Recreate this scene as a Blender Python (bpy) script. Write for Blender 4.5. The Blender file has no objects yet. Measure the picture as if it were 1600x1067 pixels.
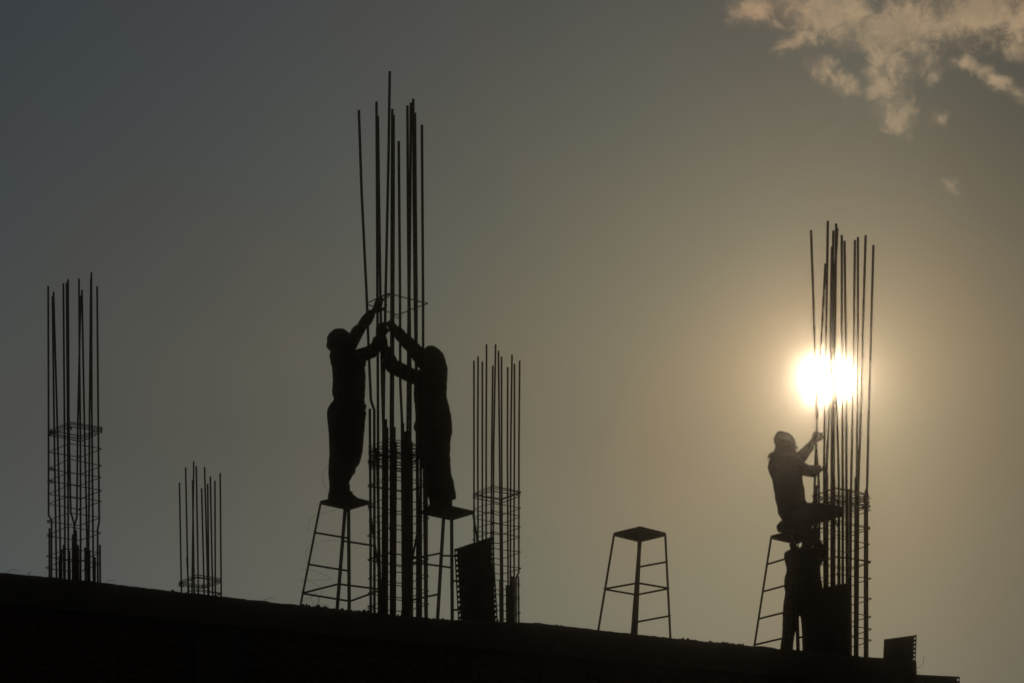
import bpy, bmesh, math, random, time
_T0 = time.time()
from mathutils import Vector, Matrix, noise
R = math.radians
random.seed(7)
S = bpy.context.scene
COL = S.collection

# ------------------------------------------------------------------ camera
PITCH, LENS = 15.8, 214.0
CAM = Vector((0, 0, 1.6))
cam_data = bpy.data.cameras.new('camera')
cam = bpy.data.objects.new('camera', cam_data); COL.objects.link(cam)
cam.location = CAM; cam.rotation_euler = (R(90 + PITCH), 0, 0)
cam_data.lens = LENS; cam_data.sensor_width = 36; cam_data.clip_start = 0.1; cam_data.clip_end = 6000
S.camera = cam
K = 1600 * LENS / 36                      # photograph pixels per unit of tangent
cp, sp = math.cos(R(PITCH)), math.sin(R(PITCH))

def ray(px, py):
    a, b = (px - 800) / K, (533.5 - py) / K
    return Vector((a, cp - b * sp, sp + b * cp))

def at(px, py, Y):
    """the point of the place at distance Y north of the camera that the photograph shows at (px, py)"""
    d = ray(px, py)
    return CAM + d * (Y / d.y)

def M(Y):                                  # metres per photograph pixel at distance Y
    return Y / (K * cp)

# ------------------------------------------------------------------ sky, sun, exposure
EXPO = -8.0                                  # stopped right down: the camera looks straight into the sun
G = 2 ** (-EXPO)
S.view_settings.view_transform = 'Standard'; S.view_settings.look = 'None'
S.view_settings.gamma = 1; S.view_settings.use_curve_mapping = False
S.view_settings.exposure = EXPO
sdir = ray(1296, 592).normalized()
SUN_EL = math.asin(sdir.z); SUN_AZ = math.atan2(sdir.x, sdir.y)
sun_d = bpy.data.lights.new('sun', 'SUN'); sun_d.energy = 2.0; sun_d.angle = R(0.40); sun_d.color = (1, .84, .62)
sun = bpy.data.objects.new('sun', sun_d); COL.objects.link(sun)
sun.rotation_euler = sdir.to_track_quat('Z', 'Y').to_euler(); sun.location = (0, 0, 60)

W = bpy.data.worlds.new('World'); S.world = W; W.use_nodes = True
nt = W.node_tree; nt.nodes.clear()

class E:                                   # small node expression helper
    nt = None
    def __init__(s, sock): s.s = sock
    @staticmethod
    def m(op, *a, clamp=False):
        n = E.nt.nodes.new('ShaderNodeMath'); n.operation = op; n.use_clamp = clamp
        for i, v in enumerate(a):
            if isinstance(v, E): E.nt.links.new(v.s, n.inputs[i])
            else: n.inputs[i].default_value = v
        return E(n.outputs[0])
    def __add__(s, o): return E.m('ADD', s, o)
    def __radd__(s, o): return E.m('ADD', o, s)
    def __sub__(s, o): return E.m('SUBTRACT', s, o)
    def __rsub__(s, o): return E.m('SUBTRACT', o, s)
    def __mul__(s, o): return E.m('MULTIPLY', s, o)
    def __rmul__(s, o): return E.m('MULTIPLY', o, s)
    def __truediv__(s, o): return E.m('DIVIDE', s, o)
    def __neg__(s): return E.m('MULTIPLY', s, -1.0)

def eexp(x): return E.m('EXPONENT', x)
def sstep(x, a, b):
    n = E.nt.nodes.new('ShaderNodeMapRange'); n.interpolation_type = 'SMOOTHSTEP'
    E.nt.links.new(x.s, n.inputs['Value'])
    n.inputs['From Min'].default_value = a; n.inputs['From Max'].default_value = b
    n.inputs['To Min'].default_value = 0; n.inputs['To Max'].default_value = 1
    return E(n.outputs['Result'])

E.nt = nt
def L(a, b): nt.links.new(a, b)
tc = nt.nodes.new('ShaderNodeTexCoord')
nrm = nt.nodes.new('ShaderNodeVectorMath'); nrm.operation = 'NORMALIZE'; L(tc.outputs['Generated'], nrm.inputs[0])
dot = nt.nodes.new('ShaderNodeVectorMath'); dot.operation = 'DOT_PRODUCT'
L(nrm.outputs[0], dot.inputs[0]); dot.inputs[1].default_value = sdir
# angle to the sun from the chord length, exact for small angles too
dif = nt.nodes.new('ShaderNodeVectorMath'); dif.operation = 'DISTANCE'
L(nrm.outputs[0], dif.inputs[0]); dif.inputs[1].default_value = sdir
theta = E.m('ARCSINE', E(dif.outputs['Value']) * 0.5) * (2 * 180 / math.pi)       # degrees
sep = nt.nodes.new('ShaderNodeSeparateXYZ'); L(nrm.outputs[0], sep.inputs[0])
X, Yc, Z = E(sep.outputs[0]), E(sep.outputs[1]), E(sep.outputs[2])
el = E.m('ARCSINE', Z) * (180 / math.pi)
az = E.m('ARCTAN2', X, Yc) * (180 / math.pi)

# clear air: Nishita sky, and the dusty aureole of the low sun
sky = nt.nodes.new('ShaderNodeTexSky'); sky.sky_type = 'NISHITA'; sky.sun_disc = False
sky.sun_elevation = SUN_EL; sky.sun_rotation = SUN_AZ
sky.altitude = 0; sky.air_density = 1.0; sky.dust_density = 4.0; sky.ozone_density = 1.0
SKY_STRENGTH = 0.08
far = 0.30 + 0.70 * eexp(theta * (-1 / 22.0))
up = E.m('MAXIMUM', E.m('SUBTRACT', el, math.degrees(SUN_EL) + 0.2), 0.0)
chan = []
down = E.m('MINIMUM', E.m('MAXIMUM', E.m('SUBTRACT', math.degrees(SUN_EL) - 0.5, el), 0.0), 6.0)
lowf = 1.0 + E.m('MINIMUM', down, 2.6) * 0.21                                         # dustier towards the horizon
sidef = 1.0 - 0.30 * sstep(az - math.degrees(SUN_AZ), 0.2, 2.0)     # darker to the right of the sun
for A, Cc, B, kup in ((.022, .172, .280, .190), (.046, .130, .185, .135), (.070, .029, .105, .055)):
    base = (A * far + Cc * eexp(theta * (-1 / 4.5))) * (0.45 + 0.55 * eexp(up * (-kup / .55)))
    base = base * lowf * sidef
    chan.append(base + B * eexp(theta * (-1 / 1.45)))
comb = nt.nodes.new('ShaderNodeCombineXYZ')
for i, c in enumerate(chan): L(c.s, comb.inputs[i])

# clouds, in degrees of azimuth and elevation
def deg(px, py):
    d = ray(px, py).normalized()
    return math.degrees(math.atan2(d.x, d.y)), math.degrees(math.asin(d.z))
cxyz = nt.nodes.new('ShaderNodeCombineXYZ'); L(az.s, cxyz.inputs[0]); L(el.s, cxyz.inputs[1])
def fbm(scale, detail, rough, seed, dist=0.0):
    n = nt.nodes.new('ShaderNodeTexNoise'); n.inputs['Scale'].default_value = scale
    n.inputs['Detail'].default_value = detail; n.inputs['Roughness'].default_value = rough
    n.inputs['Distortion'].default_value = dist
    ad = nt.nodes.new('ShaderNodeVectorMath'); ad.operation = 'ADD'
    L(cxyz.outputs[0], ad.inputs[0]); ad.inputs[1].default_value = (seed, seed * .7, seed * .3)
    L(ad.outputs[0], n.inputs['Vector']); return E(n.outputs['Fac'])
wx = (fbm(2.2, 4, .6, 3.1) - 0.5) * 0.50
wy = (fbm(2.2, 4, .6, 9.4) - 0.5) * 0.42
ax, ey = az + wx, el + wy
tot = None
PX = 1 / (K / 57.2958)                       # degrees per pixel
for (px, py, rx, ry, rot, w) in (
        (1300, 22, 75, 34, 4, 1.1), (1410, 40, 95, 36, -6, 1.15), (1530, 22, 95, 40, 0, 1.15), (1640, 20, 90, 60, 0, 1.1),
        (1175, 20, 34, 22, 12, .95), (1150, 12, 22, 12, 0, .5), (1250, 62, 34, 18, -20, .95), (1215, 42, 28, 9, 15, .7),
        (1385, 95, 34, 36, 20, .95), (1440, 92, 26, 22, 0, .62), (1385, 140, 26, 22, 10, 1.0), (1398, 178, 24, 22, -30, .95), (1416, 205, 10, 8, 0, .6),
        (1283, 110, 15, 18, -20, .85), (1318, 135, 34, 11, 24, .95), (1460, 122, 20, 14, -40, .7),
        (1520, 102, 30, 12, 8, .85), (1560, 128, 34, 13, 38, .95), (1590, 150, 16, 14, 30, .8), (1596, 75, 26, 20, 0, .9),
        (1466, 180, 16, 12, 0, .6), (1487, 300, 9, 12, 15, .78)):
    a0, e0 = deg(px, py); c_, s_ = math.cos(R(-rot)), math.sin(R(-rot))
    rxd, ryd = rx * PX * 1.24, ry * PX * 1.24
    dx, dy = (ax - a0) * 0.962, ey - e0
    u = (dx * c_ + dy * s_) * (1 / rxd); v = (dy * c_ - dx * s_) * (1 / ryd)
    g = w * eexp(-(u * u + v * v))
    tot = g if tot is None else E.m('MAXIMUM', tot, g)
# the same broken cloud deck goes on above and to the right of what the photograph shows
field = sstep(el, 19.4, 22.0) * sstep(fbm(.22, 5, .6, 5.5), .42, .62) * 0.95
tot = E.m('MAXIMUM', tot, field)
rag = (fbm(4.2, 10, .68, 1.7, .5) - 0.5) * 2.0
veil_ = sstep(tot + (fbm(1.6, 6, .6, 4.4, .3) - 0.5) * 1.2, .10, 1.0) * .30
thick = sstep(tot + rag, .22, 1.15)
inner = 0.74 + 0.26 * sstep(fbm(2.6, 8, .62, 6.6, .3), .36, .62)
mask = E.m('MAXIMUM', thick * inner, veil_) * sstep(tot, .05, .28)
ccol = nt.nodes.new('ShaderNodeCombineXYZ')
for i, c in enumerate((.415, .298, .180)): ccol.inputs[i].default_value = c
cfar = nt.nodes.new('ShaderNodeVectorMath'); cfar.operation = 'SCALE'; L(ccol.outputs[0], cfar.inputs[0])
L((0.25 + 0.80 * eexp(theta * (-1 / 18.0))).s, cfar.inputs['Scale'])
mixc = nt.nodes.new('ShaderNodeMix'); mixc.data_type = 'RGBA'
L(mask.s, mixc.inputs['Factor']); L(comb.outputs[0], mixc.inputs[6]); L(cfar.outputs[0], mixc.inputs[7])
# faint uneven haze over the clear part, and the sun's own disc
uneven = 0.94 + 0.12 * fbm(.45, 4, .55, 2.2)
tint = nt.nodes.new('ShaderNodeMix'); tint.data_type = 'RGBA'; tint.blend_type = 'MIX'
L(sstep(fbm(.30, 3, .5, 7.7, .4), .35, .65).s, tint.inputs['Factor'])
tint.inputs[6].default_value = (1.045, .985, .975, 1); tint.inputs[7].default_value = (.955, 1.000, 1.03, 1)
tm = nt.nodes.new('ShaderNodeVectorMath'); tm.operation = 'MULTIPLY'; L(mixc.outputs[2], tm.inputs[0]); L(tint.outputs[2], tm.inputs[1])
disc = (1.0 - sstep(theta, .185, .225)) * 3.0
sc1 = nt.nodes.new('ShaderNodeVectorMath'); sc1.operation = 'SCALE'; L(tm.outputs[0], sc1.inputs[0]); L((uneven * G).s, sc1.inputs['Scale'])
dsc = nt.nodes.new('ShaderNodeVectorMath'); dsc.operation = 'SCALE'; dsc.inputs[0].default_value = (1, .93, .8); L((disc * G).s, dsc.inputs['Scale'])
add1 = nt.nodes.new('ShaderNodeVectorMath'); add1.operation = 'ADD'; L(sc1.outputs[0], add1.inputs[0]); L(dsc.outputs[0], add1.inputs[1])
bg1 = nt.nodes.new('ShaderNodeBackground'); L(sky.outputs[0], bg1.inputs[0]); bg1.inputs[1].default_value = SKY_STRENGTH
bg2 = nt.nodes.new('ShaderNodeBackground'); L(add1.outputs[0], bg2.inputs[0]); bg2.inputs[1].default_value = 1.0
SKY_MIX = (bg1, bg2)
adds = nt.nodes.new('ShaderNodeAddShader'); L(bg1.outputs[0], adds.inputs[0]); L(bg2.outputs[0], adds.inputs[1])
wo = nt.nodes.new('ShaderNodeOutputWorld'); L(adds.outputs[0], wo.inputs['Surface'])
S.cycles.volume_bounces = 0; S.cycles.max_bounces = 5; S.cycles.transparent_max_bounces = 8
S.cycles.use_denoising = True

# ------------------------------------------------------------------ materials
def mat(name, c1, c2, scale=8, rough=.85, metal=0, bump=.3, detail=6):
    m = bpy.data.materials.new(name); m.use_nodes = True
    t = m.node_tree; b = t.nodes['Principled BSDF']
    tcn = t.nodes.new('ShaderNodeTexCoord'); n = t.nodes.new('ShaderNodeTexNoise')
    n.inputs['Scale'].default_value = scale; n.inputs['Detail'].default_value = detail; n.inputs['Roughness'].default_value = .65
    t.links.new(tcn.outputs['Object'], n.inputs['Vector'])
    r = t.nodes.new('ShaderNodeValToRGB'); r.color_ramp.elements[0].position = .35; r.color_ramp.elements[1].position = .68
    r.color_ramp.elements[0].color = (*c1, 1); r.color_ramp.elements[1].color = (*c2, 1)
    t.links.new(n.outputs['Fac'], r.inputs['Fac']); t.links.new(r.outputs[0], b.inputs['Base Color'])
    bp = t.nodes.new('ShaderNodeBump'); bp.inputs['Strength'].default_value = bump; bp.inputs['Distance'].default_value = .01
    n2 = t.nodes.new('ShaderNodeTexNoise'); n2.inputs['Scale'].default_value = scale * 6; n2.inputs['Detail'].default_value = 4
    t.links.new(tcn.outputs['Object'], n2.inputs['Vector'])
    t.links.new(n2.outputs['Fac'], bp.inputs['Height']); t.links.new(bp.outputs[0], b.inputs['Normal'])
    b.inputs['Roughness'].default_value = rough; b.inputs['Metallic'].default_value = metal
    b.inputs['Specular IOR Level'].default_value = .12
    return m
RUST = mat('rusty_rebar', (.045, .022, .012), (.09, .045, .025), 20)
WIRE = mat('rusty_wire', (.035, .02, .012), (.07, .04, .025), 30)
STEEL = mat('painted_scrap_steel', (.045, .03, .02), (.08, .055, .04), 10)
FORM = mat('oiled_form_steel', (.035, .028, .022), (.07, .045, .03), 5)
CONC = mat('raw_concrete', (.075, .062, .045), (.13, .11, .082), 3, bump=.6)
BRICK = mat('red_brick', (.10, .035, .02), (.16, .06, .035), 9, bump=.5)
MORTAR = mat('mortar', (.07, .06, .05), (.11, .095, .08), 14)
DIRT = mat('bare_earth', (.10, .075, .05), (.17, .13, .09), .4)
SKIN = mat('brown_skin', (.09, .045, .028), (.12, .062, .038), 12, .6, bump=.1)
HAIR = mat('dark_hair', (.01, .008, .006), (.02, .015, .01), 40)
EYE = mat('eye_white', (.3, .28, .25), (.35, .33, .3), 5, .3, bump=0)
def cloth(n, a, b): return mat(n, a, b, 7, .95, bump=.35)
C_RED = cloth('maroon_shirt_cloth', (.05, .014, .010), (.075, .022, .016))
C_NAVY = cloth('dark_trouser_cloth', (.014, .012, .014), (.026, .022, .022))
C_OLIVE = cloth('olive_cloth', (.035, .035, .014), (.05, .048, .022))
C_BROWN = cloth('brown_cloth', (.05, .032, .018), (.075, .05, .03))
C_GREY = cloth('grey_cloth', (.035, .033, .030), (.055, .05, .045))
LEATHER = mat('worn_leather', (.02, .014, .01), (.04, .026, .018), 14, .7)

# ------------------------------------------------------------------ builders
def mesh_obj(name, bm, m, parent=None, smooth=True):
    me = bpy.data.meshes.new(name); bm.to_mesh(me); bm.free()
    me.materials.append(m)
    if smooth:
        for p in me.polygons: p.use_smooth = True
    o = bpy.data.objects.new(name, me); COL.objects.link(o)
    if parent: o.parent = parent; o.matrix_parent_inverse = parent.matrix_world.inverted()
    return o

def thing(name, loc, label, cat, group=None):
    o = bpy.data.objects.new(name, None); COL.objects.link(o); o.location = loc
    o.empty_display_size = .2
    o.matrix_world = Matrix.Translation(loc)
    o['label'] = label; o['category'] = cat
    if group: o['group'] = group
    return o

def tag(o, label, cat, group=None):
    o['label'] = label; o['category'] = cat
    if group: o['group'] = group
    return o

def tube(bm, pts, r, n=8, closed=False):
    pts = [Vector(p) for p in pts]; N_ = len(pts)
    rings = []; prev = None
    for i, p in enumerate(pts):
        if closed: d = (pts[(i + 1) % N_] - pts[i - 1]).normalized()
        elif i == 0: d = (pts[1] - p).normalized()
        elif i == N_ - 1: d = (p - pts[-2]).normalized()
        else: d = ((pts[i + 1] - p).normalized() + (p - pts[i - 1]).normalized()).normalized()
        if prev is None:
            a = d.orthogonal().normalized()
        else:
            a = (prev - d * prev.dot(d)).normalized()
        prev = a; b = d.cross(a)
        rr = r[i] if isinstance(r, (list, tuple)) else r
        rings.append([bm.verts.new(p + (a * math.cos(t) + b * math.sin(t)) * rr) for t in [2 * math.pi * k / n for k in range(n)]])
    for i in range(N_ if closed else N_ - 1):
        A, B = rings[i], rings[(i + 1) % N_]
        for k in range(n):
            bm.faces.new((A[k], A[(k + 1) % n], B[(k + 1) % n], B[k]))
    if not closed:
        bm.faces.new(rings[0][::-1]); bm.faces.new(rings[-1])

_ICO = {}
def ico(sub):
    if sub not in _ICO:
        b = bmesh.new(); bmesh.ops.create_icosphere(b, subdivisions=sub, radius=1); b.verts.index_update()
        _ICO[sub] = ([v.co.copy() for v in b.verts], [[v.index for v in f.verts] for f in b.faces]); b.free()
    return _ICO[sub]
def ell(bm, c, rx, ry, rz, rot=None, sub=2):
    vs, fs = ico(sub); out = []
    for v in vs:
        q = Vector((v.x * rx, v.y * ry, v.z * rz))
        if rot: q = rot @ q
        out.append(bm.verts.new(c + q))
    for f in fs: bm.faces.new([out[i] for i in f])

def box(bm, p0, ux, uy, uz):
    """box from corner p0 along three edge vectors"""
    v = [bm.verts.new(p0 + ux * i + uy * j + uz * k) for k in (0, 1) for j in (0, 1) for i in (0, 1)]
    for f in ((0, 2, 3, 1), (4, 5, 7, 6), (0, 1, 5, 4), (2, 6, 7, 3), (0, 4, 6, 2), (1, 3, 7, 5)):
        bm.faces.new([v[i] for i in f])
    bmesh.ops.recalc_face_normals(bm, faces=bm.faces[:])

def lbar(bm, a, b, w, t, side):
    """an L-section steel angle from a to b, its corner pointing along side"""
    d = (b - a).normalized(); s = (side - d * side.dot(d)).normalized(); q = d.cross(s)
    e1, e2 = (-s + q).normalized(), (-s - q).normalized()
    prof = [Vector((0, 0)), Vector((w, 0)), Vector((w, t)), Vector((t, t)), Vector((t, w)), Vector((0, w))]
    rr = []
    for p in (a, b):
        rr.append([bm.verts.new(p + e1 * c.x + e2 * c.y) for c in prof])
    for k in range(6): bm.faces.new((rr[0][k], rr[0][(k + 1) % 6], rr[1][(k + 1) % 6], rr[1][k]))
    bm.faces.new(rr[0][::-1]); bm.faces.new(rr[1])
    bmesh.ops.recalc_face_normals(bm, faces=bm.faces[:])

# ------------------------------------------------------------------ the roof edge
Y0 = 58.0
ZR = at(0, 896, Y0).z
def Y_for_z(px, py, z):
    d = ray(px, py); return d.y * (z - CAM.z) / d.z
Y1 = Y_for_z(1379, 1027, ZR)
E0, E1 = at(0, 896, Y0), at(1379, 1027, Y1)
EU = Vector((E1.x - E0.x, E1.y - E0.y, 0)).normalized()      # along the edge, to the right and away
EN = Vector((-EU.y, EU.x, 0))                                 # into the roof
def edge_at(px):                                              # the point of the roof edge seen at column px
    d = ray(px, 896 + .095 * px); k = d.x / d.y
    # E0 + s*EU : x = k*y
    s = (k * E0.y - E0.x) / (EU.x - k * EU.y)
    return E0 + EU * s
def edge_Y(px): return edge_at(px).y
def set_back(px, b):                                          # depth seen at px, b metres behind the edge plane
    d = ray(px, 896); k = d.x / d.y; o = E0 + EN * b
    s = (k * o.y - o.x) / (EU.x - k * EU.y)
    return (o + EU * s).y

# ground
bm = bmesh.new(); bmesh.ops.create_grid(bm, x_segments=40, y_segments=40, size=1500)
o = mesh_obj('ground', bm, DIRT, smooth=False); o['kind'] = 'structure'

# ------------------------------------------------------------------ building
s_of = lambda px: (edge_at(px) - E0).dot(EU)
SL, SR, SR2 = s_of(-260), s_of(1432), s_of(1492)
DEEP, THK = 19.0, .30
bld = thing('unfinished_building', E0 * 1.0 - Vector((0, 0, ZR)), 'unfinished building shell with dark concrete roof slab sloping across the bottom of the view', 'building')
def W_(s, b, z): return E0 + EU * s + EN * b + Vector((0, 0, z - ZR))
def wbox(bm, s0, s1, b0, b1, z0, z1): box(bm, W_(s0, b0, z0), EU * (s1 - s0), EN * (b1 - b0), Vector((0, 0, z1 - z0)))
# slab with an uneven cast edge: cross strips, top lip wandering a couple of centimetres as the photograph's does
LIP = [(-260, 871), (0, 894), (60, 899), (150, 908), (230, 918), (348, 931), (440, 941.5), (520, 950), (608, 959), (700, 967), (770, 970), (840, 972.5), (900, 979), (960, 986), (1050, 996), (1140, 1004.5), (1200, 1010), (1260, 1016), (1326, 1023), (1379, 1027), (1432, 1032)]
def lip_y(px):
    for (a, ya), (b, yb) in zip(LIP, LIP[1:]):
        if a <= px <= b: return ya + (yb - ya) * (px - a) / (b - a)
    return LIP[0][1] if px < LIP[0][0] else LIP[-1][1]
def lip_z(px): return at(px, lip_y(px), edge_Y(px)).z
bm = bmesh.new(); rows = []
px = -260
while px <= 1432:
    e = edge_at(px); e = Vector((e.x, e.y, ZR)); s = (e - E0).dot(EU)
    zl = lip_z(px) + (noise.noise(Vector((s * 6, 0, 3))) * .010 + noise.noise(Vector((s * 21, 5, 3))) * .006)
    back = ZR - .02
    rows.append([bm.verts.new(W_(s, 0, ZR - THK)), bm.verts.new(W_(s, 0.0, zl - .012)), bm.verts.new(W_(s, .012, zl)), bm.verts.new(W_(s, .22, (zl + back) / 2)),
                 bm.verts.new(W_(s, .55, back)), bm.verts.new(W_(s, DEEP, back)), bm.verts.new(W_(s, DEEP, ZR - THK))])
    px += 6
for A, B in zip(rows, rows[1:]):
    for k in range(7): bm.faces.new((A[k], B[k], B[(k + 1) % 7], A[(k + 1) % 7]))
bm.faces.new(rows[0]); bm.faces.new(rows[-1][::-1])
bmesh.ops.recalc_face_normals(bm, faces=bm.faces[:])
slab = mesh_obj('roof_slab', bm, CONC, bld, smooth=False)
FLOOR = ZR - .02
# edge beam below, floors, columns and infill down to the ground
bm = bmesh.new(); wbox(bm, SR + .003, SR2, .04, .5, ZR - .9, ZR - .17); mesh_obj('beam_end', bm, CONC, bld, smooth=False)
H = (ZR - THK) / 4
for k in range(1, 4):
    bm = bmesh.new(); wbox(bm, SL, SR, 0, DEEP, k * H + THK - THK, k * H + THK); mesh_obj('floor_slab', bm, CONC, bld, smooth=False)
import itertools
cols_s = [SL + .05 + i * (SR - SL - .5) / 3 for i in range(4)]
for cs in cols_s:
    for b in (.1, 6.2, 12.4, DEEP - .5):
        bm = bmesh.new()
        for k in range(4):
            wbox(bm, cs, cs + .4, b, b + .4, k * H + (THK if k else 0) + .002, (k + 1) * H - (.002 if k < 3 else .002))
        mesh_obj('column', bm, CONC, bld, smooth=False)
# walls: mortar core with individual bricks in the part the photograph shows
bm = bmesh.new()
for k in range(4):
    z0, z1 = k * H + (THK if k else 0) + .003, (k + 1) * H - .003
    for a, b in zip(cols_s, cols_s[1:]):
        if k == 3: wbox(bm, a + .403, b - .003, .13, .30, z0, z1)
        else:                                   # window openings on the lower storeys
            m_ = (a + b + .4) / 2
            wbox(bm, a + .403, m_ - .6, .13, .30, z0, z1); wbox(bm, m_ + .6, b - .003, .13, .30, z0, z1)
            wbox(bm, m_ - .597, m_ + .597, .13, .30, z0, z0 + .9); wbox(bm, m_ - .597, m_ + .597, .13, .30, z1 - .5, z1)
mesh_obj('infill_wall', bm, MORTAR, bld, smooth=False)
bmb = bmesh.new(); box(bmb, Vector((0, 0, 0)), Vector((.228, 0, 0)), Vector((0, .05, 0)), Vector((0, 0, .066)))
bmesh.ops.bevel(bmb, geom=bmb.edges[:], offset=.004, segments=1, affect='EDGES')
brick_me = bpy.data.meshes.new('brick'); bmb.to_mesh(brick_me); bmb.free(); brick_me.materials.append(BRICK)
ang = math.atan2(EU.y, EU.x); nb = 0
for row in range(11):
    z = ZR - THK - .01 - .076 * (row + 1)
    s = s_of(-6) - .12 * (row % 2)
    while s < s_of(1420):
        p = W_(s, .08, z)
        v = p - CAM; dd = v.y * cp + v.z * sp; py = 533.5 - K * (v.z * cp - v.y * sp) / dd
        inside = not any(cs - .235 < s < cs + .405 for cs in cols_s)
        if py < 1075 and inside and nb < 290:
            o = bpy.data.objects.new('brick', brick_me); COL.objects.link(o)
            o.location = p + EN * random.uniform(-.004, .004); o.rotation_euler = (0, 0, ang + random.uniform(-.01, .01))
            o.parent = bld; o.matrix_parent_inverse = bld.matrix_world.inverted(); nb += 1
        s += .24
# rubble along the slab edge
bm = bmesh.new()
for i in range(420):
    px = random.choice([random.uniform(480, 780), random.uniform(0, 1370), random.uniform(1020, 1160), random.uniform(470, 620), random.uniform(1130, 1170)])
    e = edge_at(px); s = (e - E0).dot(EU); r = random.uniform(.006, .020) * (1.3 if random.random() < .12 else 1)
    sc = Vector((random.uniform(.7, 1.6), random.uniform(.7, 1.3), random.uniform(.5, 1)))
    c = W_(s, random.uniform(.015, .20), lip_z(px) + r * .15)
    ell(bm, c, r * sc.x, r * sc.y, r * sc.z, Matrix.Rotation(random.uniform(0, 6), 3, Vector((random.random(), random.random(), 1))), 1)
o = mesh_obj('mortar_rubble', bm, CONC, smooth=False); o['kind'] = 'stuff'

# ------------------------------------------------------------------ rebar columns
TH = R(35)
U, V = Vector((math.cos(TH), math.sin(TH), 0)), Vector((-math.sin(TH), math.cos(TH), 0))
def proj(p):
    v = p - CAM; d = v.y * cp + v.z * sp
    return 800 + K * v.x / d, 533.5 - K * (v.z * cp - v.y * sp) / d
class Cage:
    def __init__(s, near_px, Yn, a, b, label, r=.011):
        s.n = at(near_px, 800, Yn); s.Yn, s.a, s.b, s.r, s.xn = Yn, a, b, r, near_px
        txl, txr = a, b                                    # wanted pixel columns of the left and right corners
        a = b = .4
        for _ in range(8):
            s.xl, s.xr = proj(s.n + V * b)[0], proj(s.n + U * a)[0]
            a *= (txr - near_px) / (s.xr - near_px); b *= (near_px - txl) / (near_px - s.xl)
        s.a, s.b = a, b
        s.xf = s.xl + s.xr - near_px
        c = s.n + U * a / 2 + V * b / 2
        s.c = Vector((c.x, c.y, FLOOR))
        s.root = thing('rebar_column', s.c, label, 'rebar column', 'reinforcement columns standing on the roof slab')
    def Y(s, px, side):
        yl, yr = s.Yn + s.b * math.cos(TH), s.Yn + s.a * math.sin(TH)
        if side == 'n':
            if px < s.xn: return s.Yn + min(1, (s.xn - px) / (s.xn - s.xl)) * s.b * math.cos(TH)
            return s.Yn + min(1, (px - s.xn) / (s.xr - s.xn)) * s.a * math.sin(TH)
        if px < s.xf: return yl + max(0, (px - s.xl) / (s.xf - s.xl)) * s.a * math.sin(TH)
        return yr + max(0, (s.xr - px) / (s.xr - s.xf)) * s.b * math.cos(TH)
    def bar(s, side, *pts, name='vertical_bar', r=None, down=True):
        """pts: (px, py) from the top of the bar down; the last one is carried on to the floor"""
        Y = s.Y(pts[-1][0], side)
        P = [at(x, y, Y) for x, y in pts]
        if down:
            d = P[-1] - P[-2] if len(P) > 1 else Vector((0, 0, -1))
            d = Vector((d.x, d.y, d.z)).normalized()
            if abs(d.x / d.z) > .03: d = Vector((0, 0, -1))
            t = (FLOOR - P[-1].z) / d.z
            P.append(P[-1] + d * t)
        # slight natural waviness
        Q = [P[0]]
        for A, B in zip(P, P[1:]):
            n_ = max(1, int((B - A).length / .9))
            for i in range(1, n_ + 1):
                q = A.lerp(B, i / n_)
                if i < n_: q = q + Vector((random.uniform(-1, 1), random.uniform(-1, 1), 0)) * .003
                Q.append(q)
        bm = bmesh.new(); tube(bm, Q, (r or s.r) * 1.1, 8)
        return mesh_obj(name, bm, RUST, s.root)
    def ring(s, corner, py, jitter=.004, tilt=0, hook=True, r=.0048, out=None, parent='root', name='stirrup'):
        """a bent stirrup whose left ('l') or right ('r') corner is seen at height py"""
        out = s.r + .003 if out is None else out
        px = s.xl if corner == 'l' else s.xr
        Yc_ = s.Yn + (s.b * math.cos(TH) if corner == 'l' else s.a * math.sin(TH))
        z = at(px, py, Yc_).z
        base = Vector((s.n.x, s.n.y, 0))
        cs = [base - U * out - V * out, base + U * (s.a + out) - V * out, base + U * (s.a + out) + V * (s.b + out), base - U * out + V * (s.b + out)]
        off = Vector((random.uniform(-1, 1), random.uniform(-1, 1), 0)) * jitter
        zz = [z + random.uniform(-1, 1) * jitter * 1.5 + tilt * k for k in (0, 1, 2, 1)]
        cs = [c + off + Vector((0, 0, q)) for c, q in zip(cs, zz)]
        pts = []
        k0 = random.choice((0, 2, 3))
        for k in range(4):
            c, pr, nx = cs[k], cs[k - 1], cs[(k + 1) % 4]
            a_ = (pr - c).normalized() * .022; b_ = (nx - c).normalized() * .022
            pts += [c + a_, c + a_ * .3 + b_ * .3, c + b_]
            mid = (c + nx) / 2; pts.append(mid + Vector((0, 0, random.uniform(-1, 1) * jitter)))
        bm = bmesh.new(); tube(bm, pts, r, 6, closed=True)
        if hook:
            c = cs[k0]; cen = sum(cs, Vector()) / 4
            for t in (.012, -.012):
                tube(bm, [c + Vector((0, 0, t)), c + (cen - c).normalized() * .07 + Vector((0, 0, t - .015 + random.uniform(-.01, .01)))], r, 6)
            d = (c - cen).normalized()
            tube(bm, [c, c + d * .001 + Vector((0, 0, random.uniform(-.01, .01)))], r * .6, 5)
        return mesh_obj(name, bm, WIRE, s.root if parent == 'root' else parent)

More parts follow.
